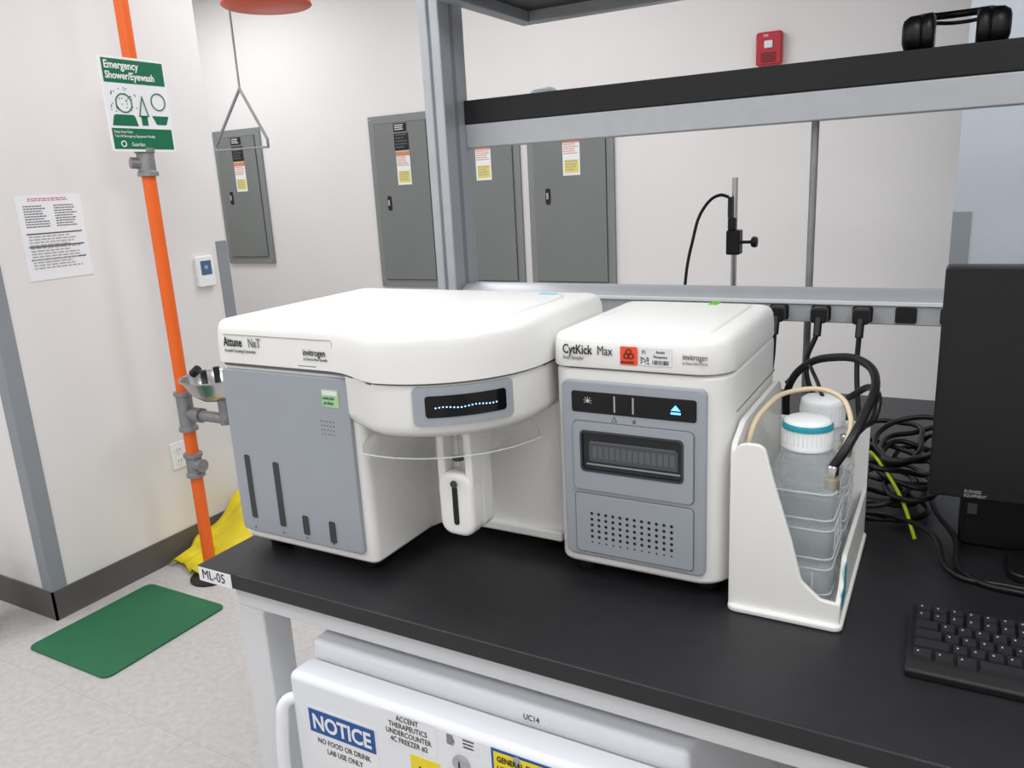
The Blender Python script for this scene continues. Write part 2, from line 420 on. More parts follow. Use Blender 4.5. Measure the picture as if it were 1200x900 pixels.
def arcpatch(name, a0, a1, z0, z1, r0, r1, m, n=16, rc=0.006):
    ww = R(a1-a0)*CR
    def zrange(a):
        p = R(a-a0)*CR
        if p < rc: d = rc-math.sqrt(max(0, rc*rc-(rc-p)**2))
        elif p > ww-rc: d = rc-math.sqrt(max(0, rc*rc-(rc-(ww-p))**2))
        else: d = 0
        return z0+d, z1-d
    As = [a0, a0+.5, a0+1.2]+[a0+1.9+(a1-a0-3.8)*i/n for i in range(n+1)]+[a1-1.2, a1-.5, a1]
    vs, fs = [], []
    for a in As:
        lo, hi = zrange(a)
        xo, yo = arcp(a, r1); xi, yi = arcp(a, r0)
        vs += [(xi, yi, lo), (xi, yi, hi), (xo, yo, hi), (xo, yo, lo)]
    for i in range(len(As)-1):
        b0 = i*4
        for j in range(4): fs.append((b0+j, b0+(j+1) % 4, b0+4+(j+1) % 4, b0+4+j))
    fs.append((0, 1, 2, 3)); e = (len(As)-1)*4; fs.append((e, e+1, e+2, e+3))
    return meshobj(name, vs, fs, m, g, smooth=True, ang=40)
arcpatch('display_bezel', 20, 66, 1.179, 1.234, CR-.01, CR+.004, M['grey'])
arcpatch('display_screen', 25.5, 62, 1.191, 1.222, CR, CR+.0052, M['gloss'], rc=.004)
for i in range(18):
    a = 30+i*27/17; x, y = arcp(a, CR+.0056)
    lathe('screen_dot_%d' % i, [(.0001, -.001), (.0011, -.0005), (.0011, .0005), (.0001, .001)], (x, y, 1.205+.001*math.sin(i*.7)), M['screenb'], g, n=8)
box('recessed_body', -.766, -.527, 1.08, 1.265, .925, 1.17, M['white'], g, bevel=.008)
fl = [(-.766, 1.09), (-.766, 1.03)]+[(-.726-.04*math.cos(R(q)), 1.04+.04*math.sin(R(q))) for q in range(0, 91, 10)]+[(-.726, 1.09)]
prism('recess_fillet', fl, 'z', .926, 1.168, M['white'], g)
box('recess_base_strip', -.72, -.53, 1.070, 1.09, .925, .942, M['white'], g, bevel=.004)
vs, fs = [], []
As = list(range(-8, 85, 3))
for a in As:
    for (r_, z_) in ((CR-.012, 1.158), (CR+.004, 1.144), (CR+.004, 1.132)):
        x, y = arcp(a, r_); vs.append((x, y, z_))
for i in range(len(As)-1):
    for j in range(2):
        k = i*3+j; fs.append((k, k+1, k+4, k+3))
sk = meshobj('splash_skirt', vs, fs, M['clear'], g, smooth=True, ang=80)
so = sk.modifiers.new('solid', 'SOLIDIFY'); so.thickness = .0025
tube('splash_skirt_rim', [(*arcp(a, CR+.005), 1.132) for a in As], .0011, M['clearrim'], g, poly=True, res=2)
# sample tube lifter
prism('lifter_back', rrect(-.668, -.606, .984, 1.15, .014), 'y', .955, .99, M['lid'], g, bevel=.006, seg=3)
prism('lifter_lower', rrect(-.668, -.606, .980, 1.082, .022), 'y', .925, .962, M['lid'], g, bevel=.009, seg=4)
prism('lifter_cheek_left', rrect(-.668, -.655, 1.06, 1.15, .004), 'y', .93, .96, M['lid'], g, bevel=.003)
prism('lifter_cheek_right', rrect(-.619, -.606, 1.06, 1.15, .004), 'y', .93, .96, M['lid'], g, bevel=.003)
prism('lifter_slot', rrect(-.640, -.631, 1.0, 1.062, .004), 'y', .9235, .9255, M['ink'], g)
cyl('lifter_knob', (-.6355, .9235, 1.066), (-.6355, .922, 1.066), .006, M['dgrey'], g)
lathe('sample_tube', [(.0005, 0), (.005, .003), (.007, .012), (.007, .065), (.0085, .066), (.0085, .070), (.006, .070)], (-.6355, .94, 1.082), M['clear'], g)
cyl('tube_collar', (-.6355, .94, 1.10), (-.6355, .94, 1.106), .009, M['dgrey'], g)
cyl('sample_probe_needle', (-.6355, .94, 1.09), (-.6355, .94, 1.165), .0018, M['steel'], g)
box('lifter_arm', -.655, -.62, .985, 1.09, 1.09, 1.13, M['white'], g, bevel=.006)
for k, (fx, fy) in enumerate(((-1.02, .93), (-.81, .93), (-1.02, 1.22), (-.57, 1.22), (-.57, 1.12))):
    lathe('foot_%d' % k, [(.018, 0), (.02, .004), (.02, .02), (.016, .026)], (fx, fy, .90), M['black'], g)
quad('lid_slot', -.875, -.808, 1.2405, 1.2455, .8757, M['seam'], g)
TY = .8742
text('name_label', 'Attune', (-1.033, TY, 1.268), .0215, M['ink'], g, bold=.0003, sx=.68)
text('name_label_2', 'NxT', (-.978, TY, 1.268), .0215, M['inkg'], g, sx=.68)
text('sub_label', 'Acoustic Focusing Cytometer', (-1.033, TY, 1.2585), .0078, M['inkg'], g, sx=.75)
text('maker_label', 'invitrogen', (-.862, TY, 1.262), .0150, M['ink'], g, bold=.0001, sx=.74)
text('maker_sub', 'by Thermo Fisher Scientific', (-.862, TY, 1.2545), .0058, M['inkg'], g, sx=.75)
box('tape_piece', -.625, -.595, 1.205, 1.219, 1.3098, 1.3130, M['btape'], g)

# ------------------------------------------------------------ autosampler (small instrument)
g = grp('autosampler', (-.385, 1.18, .9))
bo = rpoly([(-.512, 1.335, .02), (-.512, 1.02, .028), (-.252, 1.02, .045), (-.252, 1.335, .02)], seg=8)
prism('body', bo, 'z', .925, 1.236, M['white'], g, bevel=.008, seg=4)
lo_ = rpoly([(-.514, 1.335, .026), (-.514, 1.015, .030), (-.250, 1.015, .048), (-.250, 1.335, .03)], seg=8)
loft('lid', [inset(lo_, k, z) for k, z in ((.001, 1.238), (0, 1.241), (.001, 1.264), (.0025, 1.275), (.005, 1.2810), (.009, 1.2845), (.015, 1.2865), (.022, 1.2870))], M['lid'], g, ang=60)
loft('lid_top_field', [inset(rrect(-.482, -.283, 1.048, 1.31, .02), k, z) for k, z in ((0, 1.2865), (.0015, 1.2888), (.008, 1.2894))], M['lid'], g, ang=60)
prism('lid_seam', rpoly([(-.509, 1.33, .02), (-.509, 1.023, .028), (-.255, 1.023, .045), (-.255, 1.33, .02)]), 'z', 1.232, 1.241, M['seam'], g)
box('side_seam', -.2525, -.2513, 1.07, 1.33, 1.175, 1.1765, M['seam'], g)
FY = 1.02
prism('front_panel', rrect(-.4945, -.279, .942, 1.218, .01), 'y', FY-.006, FY+.005, M['grey'], g, bevel=.003)
prism('display_strip', rrect(-.478, -.292, 1.171, 1.203, .004), 'y', FY-.0072, FY-.004, M['gloss'], g, bevel=.001)
for k, bx in enumerate((-.412, -.384)):
    box('strip_bar_%d' % k, bx, bx+.0025, FY-.0078, FY-.007, 1.175, 1.199, M['inkl'], g)
lathe('sun_icon', [(.0001, -.0004), (.0028, -.0003), (.0028, .0003), (.0001, .0004)], (-.452, FY-.0076, 1.189), M['ledw'], g, axis='y', n=12)
for k in range(7):
    a = R(-30+k*40); cyl('sun_ray_%d' % k, (-.452+.0042*math.cos(a), FY-.0076, 1.189+.0042*math.sin(a)), (-.452+.0065*math.cos(a), FY-.0076, 1.189+.0065*math.sin(a)), .0005, M['ledw'], g, n=6)
meshobj('eject_triangle', [(-.328, FY-.0078, 1.186), (-.314, FY-.0078, 1.186), (-.321, FY-.0078, 1.194)], [(0, 1, 2)], M['ledb'], g)
box('eject_bar', -.328, -.314, FY-.0078, FY-.0072, 1.1808, 1.1835, M['ledb'], g)
text('power_icon', 'o', (-.384, FY-.0066, 1.161), .011, M['ink'], g)
tube('warn_icon', [(-.416, FY-.0064, 1.161), (-.408, FY-.0064, 1.161), (-.412, FY-.0064, 1.168)], .0004, M['ink'], g, cyclic=True, poly=True)
prism('door_gap', rrect(-.4775, -.2945, 1.0505, 1.1585, .008), 'y', FY-.0066, FY-.004, M['seam'], g)
def frame_prism(name, o, i, y0, y1, m, parent):
    n = len(o); vs = [(p[0], y0, p[1]) for p in o]+[(p[0], y0, p[1]) for p in i]+[(p[0], y1, p[1]) for p in o]+[(p[0], y1, p[1]) for p in i]
    fs = []
    for k in range(n):
        j = (k+1) % n
        fs += [(k, j, n+j, n+k), (2*n+k, 3*n+k, 3*n+j, 2*n+j), (k, 2*n+k, 2*n+j, j), (n+k, n+j, 3*n+j, 3*n+k)]
    return meshobj(name, vs, fs, m, parent, smooth=True, ang=40)
frame_prism('door_frame', rrect(-.476, -.296, 1.052, 1.157, .007), rrect(-.463, -.311, 1.083, 1.143, .006), FY-.0095, FY-.006, M['grey'], g)
prism('window_pane', rrect(-.463, -.311, 1.083, 1.143, .006), 'y', FY-.0072, FY-.0068, M['smoke'], g)
prism('plate_skirt', rrect(-.452, -.318, 1.097, 1.128, .004), 'y', FY-.0078, FY-.0073, M['plated'], g)
prism('plate_rim', rrect(-.456, -.314, 1.0915, 1.0940, .001), 'y', FY-.0084, FY-.0078, M['plateb'], g)
prism('plate_top_rim', rrect(-.449, -.322, 1.126, 1.1285, .001), 'y', FY-.0084, FY-.0078, M['plate'], g)
for k in range(14):
    box('plate_well_%d' % k, -.446+k*.0090, -.4395+k*.0090, FY-.0080, FY-.0078, 1.103, 1.121, M['plate'], g)
frame_prism('window_trim', rrect(-.465, -.309, 1.081, 1.145, .007), rrect(-.462, -.312, 1.084, 1.142, .006), FY-.0105, FY-.009, M['dgrey'], g)
prism('vent_gap', rrect(-.4775, -.2945, .9485, 1.0455, .006), 'y', FY-.0066, FY-.004, M['seam'], g)
prism('vent_panel', rrect(-.476, -.296, .95, 1.044, .005), 'y', FY-.0085, FY-.006, M['grey'], g, bevel=.0008)
vs, fs = [], []
for i in range(12):
    for j in range(6):
        cx, cz = -.450+i*.0112, 1.014-j*.0093; k = len(vs); rr = .0025 if j < 5 else .0014
        for q in range(10):
            vs.append((cx+rr*math.cos(q*math.pi/5), FY-.0088, cz+rr*math.sin(q*math.pi/5)))
        fs.append(tuple(range(k, k+10)))
meshobj('vent_holes', vs, fs, M['ink'], g)
for k, (fx, fy) in enumerate(((-.48, 1.06), (-.29, 1.07), (-.48, 1.3), (-.29, 1.3))):
    lathe('foot_%d' % k, [(.018, 0), (.02, .004), (.02, .02), (.016, .027)], (fx, fy, .90), M['black'], g)
LY = 1.0135
text('name_label', 'CytKick', (-.490, LY, 1.258), .0190, M['ink'], g, bold=.0003, sx=.74)
text('name_label_2', 'Max', (-.436, LY, 1.258), .0190, M['ink'], g, sx=.72)
text('sub_label', 'Auto Sampler', (-.490, LY, 1.2495), .0075, M['inkg'], g)
text('maker_label', 'invitrogen', (-.312, LY+.0008, 1.2585), .0115, M['ink'], g, sx=.74)
text('maker_sub', 'by Thermo Fisher Scientific', (-.312, LY+.0008, 1.2520), .0045, M['inkg'], g, sx=.7)
quad('biohazard_sticker', -.401, -.376, 1.246, 1.272, LY+.001, M['orlab'], g)
for k, a in enumerate((90, 210, 330)):
    tube('biohazard_ring_%d' % k, [(-.3885+.0038*math.cos(R(a))+.0036*math.cos(q*math.pi/4), LY-.0002, 1.261+.0038*math.sin(R(a))+.0036*math.sin(q*math.pi/4)) for q in range(8)], .0007, M['ink'], g, cyclic=True, res=1)
text('biohazard_text', 'BIOHAZARD', (-.400, LY-.0002, 1.2485), .0045, M['ink'], g, sx=.75)
quad('qr_label', -.373, -.327, 1.247, 1.272, LY+.001, M['paper'], g)
vs, fs = [], []
for i in range(9):
    for j in range(7):
        if random.random() < .55:
            a, c = -.371+i*.0014, 1.249+j*.0014; k = len(vs); vs += [(a, LY-.0001, c), (a+.0014, LY-.0001, c), (a+.0014, LY-.0001, c+.0014), (a, LY-.0001, c+.0014)]; fs.append((k, k+1, k+2, k+3))
for i in range(16):
    a = -.354+i*.0015; k = len(vs); wd = random.uniform(.0004, .0011); vs += [(a, LY-.0001, 1.249), (a+wd, LY-.0001, 1.249), (a+wd, LY-.0001, 1.255), (a, LY-.0001, 1.255)]; fs.append((k, k+1, k+2, k+3))
meshobj('qr_code', vs, fs, M['ink'], g)
text('qr_text', 'Accent', (-.349, LY-.0002, 1.265), .0055, M['ink'], g)
text('qr_text_2', 'Therapeutics', (-.353, LY-.0002, 1.2585), .0048, M['ink'], g)
text('qr_text_3', 'F1', (-.369, LY-.0002, 1.263), .008, M['ink'], g)
box('tape_piece', -.352, -.338, 1.285, 1.318, 1.2880, 1.2905, M['gtape'], g)

# ------------------------------------------------------------ bottle tray + bottles
g = grp('bottle_tray', (-.17, 1.18, .9))
fp = rpoly([(-.243, .901, .004), (-.243, 1.148, .018), (-.203, 1.148, .014), (-.190, 1.10, .02), (-.165, 1.02, .03), (-.150, .962, .02), (-.125, .940, .012), (-.101, .938, .004), (-.101, .901, .004)])
prism('tray_front_wall', fp, 'y', 1.018, 1.026, M['lid'], g, bevel=.002)
sp_ = rpoly([(1.018, .901, .004), (1.018, 1.143, .018), (1.07, 1.165, .05), (1.33, 1.165, .03), (1.33, .901, .004)])
prism('tray_side_wall', sp_, 'x', -.247, -.239, M['lid'], g, bevel=.002)
box('tray_bottom', -.243, -.100, 1.02, 1.33, .9005, .912, M['lid'], g, bevel=.003)
rp = rpoly([(1.0185, .901, .004), (1.0185, .938, .01), (1.05, .950, .015), (1.07, .985, .015), (1.33, .985, .01), (1.33, .901, .004)])
prism('tray_low_wall', rp, 'x', -.107, -.100, M['lid'], g, bevel=.002)
box('tray_back_wall', -.239, -.1, 1.322, 1.33, .902, 1.10, M['lid'], g, bevel=.003)
prism('tray_base_lip', rrect(-.248, -.096, 1.010, 1.335, .012), 'z', .9003, .909, M['lid'], g, bevel=.003)
box('teal_strip', -.1002, -.0988, 1.03, 1.050, .925, .948, M['teal'], g, bevel=.0003)
box('teal_strip_upper', -.1002, -.0988, 1.052, 1.066, .930, .978, M['teal'], g, bevel=.0003)

def rring(cx, cy, hx, hy, r, z):
    return [(cx+p[0], cy+p[1], z) for p in rrect(-hx, hx, -hy, hy, r, 5)]
def bottle(cx, cy, ring_mat, dh):
    g = grp('fluid_bottle', (cx, cy, .912))
    zz = lambda z: .9125+(z-.9125)*(1.1085+dh-.9125)/(1.1085-.9125)
    prof = [(.040, .050, .012, .9125), (.044, .054, .014, .916), (.045, .055, .014, .93), (.045, .055, .014, .968), (.041, .051, .014, .973), (.045, .055, .014, .978),
            (.045, .055, .014, 1.02), (.041, .051, .014, 1.025), (.045, .055, .014, 1.030), (.045, .055, .014, 1.068), (.042, .050, .016, 1.085), (.036, .04, .02, 1.098),
            (.028, .028, .0275, 1.1085)]
    rg = [rring(cx, cy, *p[:3], zz(p[3])) for p in prof]
    rg += [rring(cx, cy, .026, .026, .0255, 1.115+dh), rring(cx, cy, .026, .026, .0255, 1.13+dh)]
    loft('bottle_body', rg, M['bottle'], g, ang=80)
    for k, z in enumerate((.932, .966, .980, 1.018, 1.032, 1.066)):
        tube('bottle_ridge_%d' % k, [(cx+p[0], cy+p[1], zz(z)) for p in rrect(-.0455, .0455, -.0555, .0555, .014, 4)], .0013, M['bottle2'], g, cyclic=True, poly=True, res=2)
    # moulded panel ribs on the faces
    for k in range(3):
        a = -.022+.022*k
        cyl('bottle_rib_%d' % k, (cx+a, cy-.0555, zz(.936)), (cx+a, cy-.0555, zz(.962)), .0012, M['bottle2'], g, n=8)
        cyl('bottle_rib_b%d' % k, (cx+.0455, cy+a*1.3, zz(.985)), (cx+.0455, cy+a*1.3, zz(1.014)), .0012, M['bottle2'], g, n=8)
    loft('bottle_liquid', [rring(cx, cy, .0395, .0495, .012, z) for z in (.918, 1.03)], M['liquid'], g)
    d = dh
    lathe('cap', [(.030, 1.108+d), (.0335, 1.110+d), (.034, 1.114+d), (.0325, 1.116+d), (.0325, 1.140+d), (.031, 1.147+d), (.027, 1.150+d), (.010, 1.151+d), (.0005, 1.151+d)], (cx, cy, 0), M['cap'], g, n=48)
    boxes('cap_ribs', [(cx+.0325*math.cos(2*math.pi*k/36)-.0007, cx+.0325*math.cos(2*math.pi*k/36)+.0007, cy+.0325*math.sin(2*math.pi*k/36)-.0007, cy+.0325*math.sin(2*math.pi*k/36)+.0007, 1.118+d, 1.136+d) for k in range(36)], M['cap'], g)
    if ring_mat: lathe('cap_ring', [(.0320, 1.1370+d), (.0337, 1.1375+d), (.0337, 1.1425+d), (.0315, 1.1455+d)], (cx, cy, 0), ring_mat, g, n=48)
    lathe('side_port', [(.009, 0), (.010, .004), (.010, .014), (.006, .016), (.006, .02)], (cx+.038, cy-.03, 1.080), M['brass'], g)
    lathe('port_nut', [(.0085, 0), (.0085, .012), (.006, .014)], (cx+.038, cy-.03, 1.10), M['steel'], g, n=6)
    return g
bottle(-.162, 1.10, M['teal'], .017)
bottle(-.162, 1.24, None, .010)
g = grp('fluid_tubing', (-.16, 1.2, 1.1))
tube('black_hose', [(-.124, 1.07, 1.110), (-.110, 1.075, 1.135), (-.094, 1.12, 1.17), (-.087, 1.19, 1.203), (-.11, 1.25, 1.216), (-.15, 1.29, 1.212), (-.20, 1.32, 1.19), (-.232, 1.345, 1.14), (-.236, 1.36, 1.08)], .0062, M['black'], g)
tube('black_hose_2', [(-.116, 1.205, 1.11), (-.098, 1.17, 1.14), (-.082, 1.15, 1.165), (-.092, 1.20, 1.19), (-.125, 1.23, 1.165)], .005, M['black'], g)
tube('beige_hose', [(-.232, 1.06, 1.08), (-.231, 1.062, 1.145), (-.219, 1.10, 1.176), (-.19, 1.155, 1.189), (-.14, 1.165, 1.188), (-.112, 1.13, 1.168), (-.112, 1.09, 1.135), (-.121, 1.074, 1.112)], .0036, M['beige'], g)
tube('thin_line', [(-.236, 1.35, 1.15), (-.205, 1.33, 1.185), (-.18, 1.27, 1.185), (-.162, 1.24, 1.158)], .003, M['black'], g)

# ------------------------------------------------------------ monitor
g = grp('computer_monitor', (.24, 1.28, .9))
prism('monitor_shell', rrect(-.012, .54, 1.02, 1.357, .006), 'y', 1.252, 1.29, M['black'], g, bevel=.003)
prism('monitor_screen', rrect(-.005, .533, 1.04, 1.35, .002), 'y', 1.2505, 1.253, M['black'], g)
prism('stand_neck', rrect(.235, .295, .915, 1.2, .01), 'y', 1.29, 1.325, M['black'], g, bevel=.004)
prism('stand_base', rrect(.10, .50, 1.25, 1.34, .02), 'z', .9005, .914, M['black'], g, bevel=.004)
text('monitor_label', 'BUSINESS', (.035, 1.2512, 1.030), .0065, M['inkl'], g)
text('monitor_label_2', 'EQUIPMENT', (.035, 1.2512, 1.0235), .0065, M['inkl'], g)

g = grp('desktop_mini_pc', (.2, 1.42, .9))
prism('pc_case', rrect(.035, .24, .9015, 1.09, .008), 'y', 1.36, 1.43, M['black'], g, bevel=.004)
box('pc_port', .045, .058, 1.3585, 1.361, .955, .972, M['inkg'], g)
box('pc_port_2', .045, .058, 1.3585, 1.361, .93, .945, M['ink'], g)

# ------------------------------------------------------------ keyboard
g = grp('computer_keyboard', (.2, 1.0, .9))
kb = [(.930, .9005), (1.083, .9005), (1.083, .922), (1.077, .9235), (.934, .912), (.930, .909)]
prism('keyboard_case', kb, 'x', -.018, .425, M['keyb'], g, bevel=.002)
vs, fs = [], []
def key(x0, x1, y0, y1):
    zb = .911+(y0-.93)*.08; zt = zb+.0065; i = .0014
    k = len(vs)
    z2 = .911+(y1-.93)*.08
    vs.extend([(x0, y0, zb), (x1, y0, zb), (x1, y1, z2), (x0, y1, z2), (x0+i, y0+i, zt), (x1-i, y0+i, zt), (x1-i, y1-i, z2+.0065), (x0+i, y1-i, z2+.0065)])
    for f in ((4, 5, 6, 7), (0, 1, 5, 4), (1, 2, 6, 5), (2, 3, 7, 6), (3, 0, 4, 7)): fs.append(tuple(k+q for q in f))
P = .0188
rows = [(1.079, .013, [1]*15), (1.058, P-.002, [1]*13+[2]), (1.0362, P-.002, [1.5]+[1]*12+[1.5]), (1.0144, P-.002, [1.75]+[1]*11+[2.25]), (.9926, P-.002, [2.25]+[1]*10+[2.75]), (.9708, P-.002, [1.25]*3+[6.25]+[1.25]*4)]
for (y, h, ws) in rows:
    x = -.011
    for w_ in ws:
        key(x, x+w_*P-.002, y-.018, y+h-.018+.002); x += w_*P
for (x0, cols) in ((-.011+15.3*P, 3), (-.011+18.6*P, 4)):
    for r_ in range(6):
        for c_ in range(cols):
            key(x0+c_*P, x0+c_*P+P-.002, rows[r_][0]-.018, rows[r_][0]+rows[r_][1]-.016)
meshobj('keys', vs, fs, M['key'], g)
vs, fs = [], []
for r_, (y, h, ws) in enumerate(rows):
    x = -.011
    for w_ in ws:
        if w_ < 1.3:
            yy = y-.018+h*.55; z = .911+(yy-.93)*.08+.0068; a = x+.0045; k = len(vs)
            vs += [(a, yy, z), (a+.0022, yy, z), (a+.0022, yy+.003, z+.0003), (a, yy+.003, z+.0003)]; fs.append((k, k+1, k+2, k+3))
        x += w_*P
meshobj('key_legends', vs, fs, M['inkl'], g)
g.scale = (1, .93, 1); g.location.y = 1.012

# ------------------------------------------------------------ earmuffs on the shelf
g = grp('ear_defenders', (-.04, 1.68, 1.6855))
for k, (cx, cy) in enumerate(((-.09, 1.668), (.030, 1.680))):
    rg = []
    sg = 1 if k == 0 else -1
    for (d, q) in ((-.036, .55), (-.033, .8), (-.022, 1), (-.004, 1.03), (.0, .93), (.004, 1.06), (.018, 1.08), (.024, .85)):
        rg.append([(cx+d*sg, cy+p[0]*q, 1.722+p[1]*q) for p in rrect(-.045, .045, -.034, .034, .030, 5)])
    loft('ear_cup_%d' % k, rg, M['black'], g, ang=70)
tube('headband', [(-.100, 1.66, 1.745), (-.095, 1.70, 1.757), (-.06, 1.76, 1.765), (-.02, 1.775, 1.767), (.01, 1.76, 1.765), (.035, 1.71, 1.757), (.040, 1.672, 1.745)], .0075, M['black'], g)
tube('headband_wire', [(-.105, 1.64, 1.72), (-.108, 1.68, 1.752), (-.07, 1.76, 1.752), (-.02, 1.79, 1.752), (.02, 1.76, 1.752), (.045, 1.69, 1.752), (.045, 1.65, 1.72)], .004, M['black'], g)
g.scale = (.86, .86, .86)

# ------------------------------------------------------------ support stand
g = grp('lab_support_stand', (-.485, 2.0, .9))
prism('stand_plate', rrect(-.56, -.41, 1.93, 2.13, .01), 'z', .9005, .912, M['black'], g, bevel=.002)
cyl('rod', (-.485, 2.0, .91), (-.485, 2.0, 1.485), .007, M['steel'], g)
box('clamp_block', -.502, -.468, 1.985, 2.02, 1.30, 1.36, M['black'], g, bevel=.004)
box('clamp_block_upper', -.497, -.478, 1.98, 2.0, 1.36, 1.39, M['black'], g, bevel=.003)
cyl('clamp_screw', (-.468, 2.0, 1.33), (-.44, 2.0, 1.33), .004, M['black'], g)
lathe('clamp_knob', [(.004, 0), (.012, .003), (.014, .008), (.012, .016), (.003, .018)], (-.445, 2.0, 1.33), M['black'], g, axis='x', n=8)
box('sensor_block', -.498, -.486, 1.985, 1.995, 1.39, 1.44, M['dgrey'], g)
tube('stand_cable', [(-.497, 1.99, 1.44), (-.52, 1.99, 1.445), (-.555, 1.99, 1.42), (-.585, 1.98, 1.33), (-.60, 1.97, 1.22), (-.60, 1.97, 1.0), (-.60, 1.97, .906)], .004, M['black'], g)

# ------------------------------------------------------------ electrical panels on back wall
WY = 4.2
def epanel(x0, x1, z0, z1):
    g = grp('electrical_panel', ((x0+x1)/2, WY, (z0+z1)/2))
    box('cover', x0, x1, WY-.02, WY-.0005, z0, z1, M['panell'], g, bevel=.003)
    mx_ = .045
    box('door', x0+mx_, x1-mx_, WY-.03, WY-.0205, z0+.05, z1-.05, M['panel'], g, bevel=.002)
    box('door_gap_v', x0+mx_-.003, x1-mx_+.003, WY-.0215, WY-.0195, z0+.047, z1-.047, M['dgrey'], g)
    prism('latch', rrect(x0+mx_+.07, x0+mx_+.10, (z0+z1)/2-.045, (z0+z1)/2+.045, .012), 'y', WY-.034, WY-.03, M['ink'], g)
    box('latch_key', x0+mx_+.077, x0+mx_+.092, WY-.04, WY-.034, (z0+z1)/2-.015, (z0+z1)/2+.02, M['steel'], g)
    cx = (x0+x1)/2+.01; h = WY-.031; hh = z1-.055
    quad('id_label', cx-.05, cx+.05, hh-.05, hh, h, M['ink'], g)
    lines('id_text', cx-.04, cx+.04, hh-.045, hh-.008, 3, h-.001, M['paper'], g)
    quad('arc_label', cx-.05, cx+.06, hh-.16, hh-.06, h, M['ink'], g)
    lines('arc_text', cx-.04, cx+.05, hh-.155, hh-.065, 5, h-.001, M['inkg'], g)
    quad('warning_label', cx-.045, cx+.06, hh-.37, hh-.165, h, M['paper'], g)
    quad('warning_head', cx-.045, cx+.06, hh-.195, hh-.168, h-.0007, M['olab'], g)
    lines('warning_text', cx-.04, cx+.055, hh-.26, hh-.20, 5, h-.001, M['olab'], g)
    quad('warning_yellow', cx-.035, cx+.050, hh-.355, hh-.285, h-.0007, M['pylab'], g)
    lines('yellow_text', cx-.03, cx+.045, hh-.35, hh-.29, 4, h-.0016, M['inkl'], g)
    for q in ((x0+.02, z0+.02), (x1-.02, z0+.02), (x0+.02, z1-.02), (x1-.02, z1-.02)):
        cyl('screw', (q[0], WY-.02, q[1]), (q[0], WY-.024, q[1]), .006, M['steel'], g, n=10)
epanel(-3.33, -2.84, .88, 1.95)
epanel(-2.76, -2.25, .88, 1.95)
epanel(-2.20, -1.67, .88, 1.95)
epanel(-4.75, -4.29, 1.03, 1.966)

g = grp('fire_alarm_strobe', (-.86, WY, 2.06))
prism('alarm_body', rrect(-.92, -.80, 1.985, 2.135, .012), 'y', WY-.045, WY-.0005, M['red'], g, bevel=.008)
prism('strobe_lens', rrect(-.880, -.840, 2.06, 2.095, .006), 'y', WY-.055, WY-.044, M['lens'], g, bevel=.005)
for k in range(5): box('horn_slot_%d' % k, -.895, -.825, WY-.0465, WY-.045, 2.0+k*.009, 2.004+k*.009, M['ink'], g)
text('fire_text', 'FIRE', (-.885, WY-.047, 2.112), .016, M['paper'], g)

# ------------------------------------------------------------ things on the shower wall (x = -2.85, facing +x)
WX = -2.85
g = grp('safety_notice', (WX, 1.737, 1.396))
box('sheet', WX+.0003, WX+.002, 1.617, 1.857, 1.25, 1.545, M['paper'], g)
lines('title_text', 1.66, 1.815, 1.522, 1.535, 2, WX+.0023, M['red'], g, face='+x', ragged=.1)
lines('body_text_1', 1.64, 1.73, 1.43, 1.51, 9, WX+.0023, M['inkg'], g, face='+x')
lines('body_text_2', 1.75, 1.84, 1.43, 1.51, 9, WX+.0023, M['inkg'], g, face='+x')
for k in range(3): box('table_bar_%d' % k, WX+.002, WX+.0024, 1.635, 1.84, 1.41-k*.045, 1.415-k*.045, M['inkg'], g)
lines('body_text_3', 1.64, 1.83, 1.285, 1.405, 12, WX+.0027, M['inkl'], g, face='+x')

g = grp('thermostat', (WX, 2.36, 1.2))
prism('case', rrect(2.315, 2.405, 1.135, 1.265, .01), 'x', WX+.0005, WX+.02, M['cap'], g, bevel=.004)
box('lcd', WX+.02, WX+.0212, 2.333, 2.388, 1.185, 1.245, M['lcd'], g)
box('lcd_text', WX+.0212, WX+.0216, 2.352, 2.368, 1.21, 1.225, M['inkl'], g)

g = grp('wall_outlet', (WX, 2.09, .45))
prism('outlet_plate', rrect(2.055, 2.125, .39, .505, .006), 'x', WX+.0005, WX+.006, M['cap'], g, bevel=.002)
for k in (-1, 1):
    prism('socket_%d' % k, rrect(2.073, 2.107, .447+k*.024-.016, .447+k*.024+.016, .01), 'x', WX+.006, WX+.0075, M['paper'], g)
    for j in (-1, 1): box('slot', WX+.0075, WX+.008, 2.09+j*.007-.001, 2.09+j*.007+.001, .447+k*.024-.004, .447+k*.024+.006, M['ink'], g)

# ------------------------------------------------------------ emergency shower
PX, PY = -2.57, 1.95
g = grp('emergency_shower', (PX, PY, 0))
cyl('riser_pipe', (PX, PY, .02), (PX, PY, 2.60), .024, M['orange'], g)
lathe('floor_flange', [(.085, 0), (.085, .008), (.04, .014), (.034, .05), (.024, .055)], (PX, PY, .0), M['black'], g)
def fitting(z, h, r=.034, m='galv', nm='fitting'):
    lathe(nm, [(.025, -h/2), (r, -h/2+.002), (r, -h/2+.016), (r-.006, -h/2+.02), (r-.006, h/2-.02), (r, h/2-.016), (r, h/2-.002), (.025, h/2)], (PX, PY, z), M[m], g)
fitting(1.64, .10, .036, nm='union_fitting'); fitting(.71, .16, .036, nm='tee_fitting'); fitting(.49, .10, .036, nm='lower_tee')
cyl('union_stub', (PX, PY, 1.635), (PX-.02, PY-.05, 1.64), .02, M['galv'], g)
cyl('lower_tee_stub', (PX, PY, .49), (PX+.05, PY, .49), .026, M['galv'], g)
cyl('eyewash_arm', (PX, PY, .70), (PX+.24, PY, .70), .021, M['galv'], g)
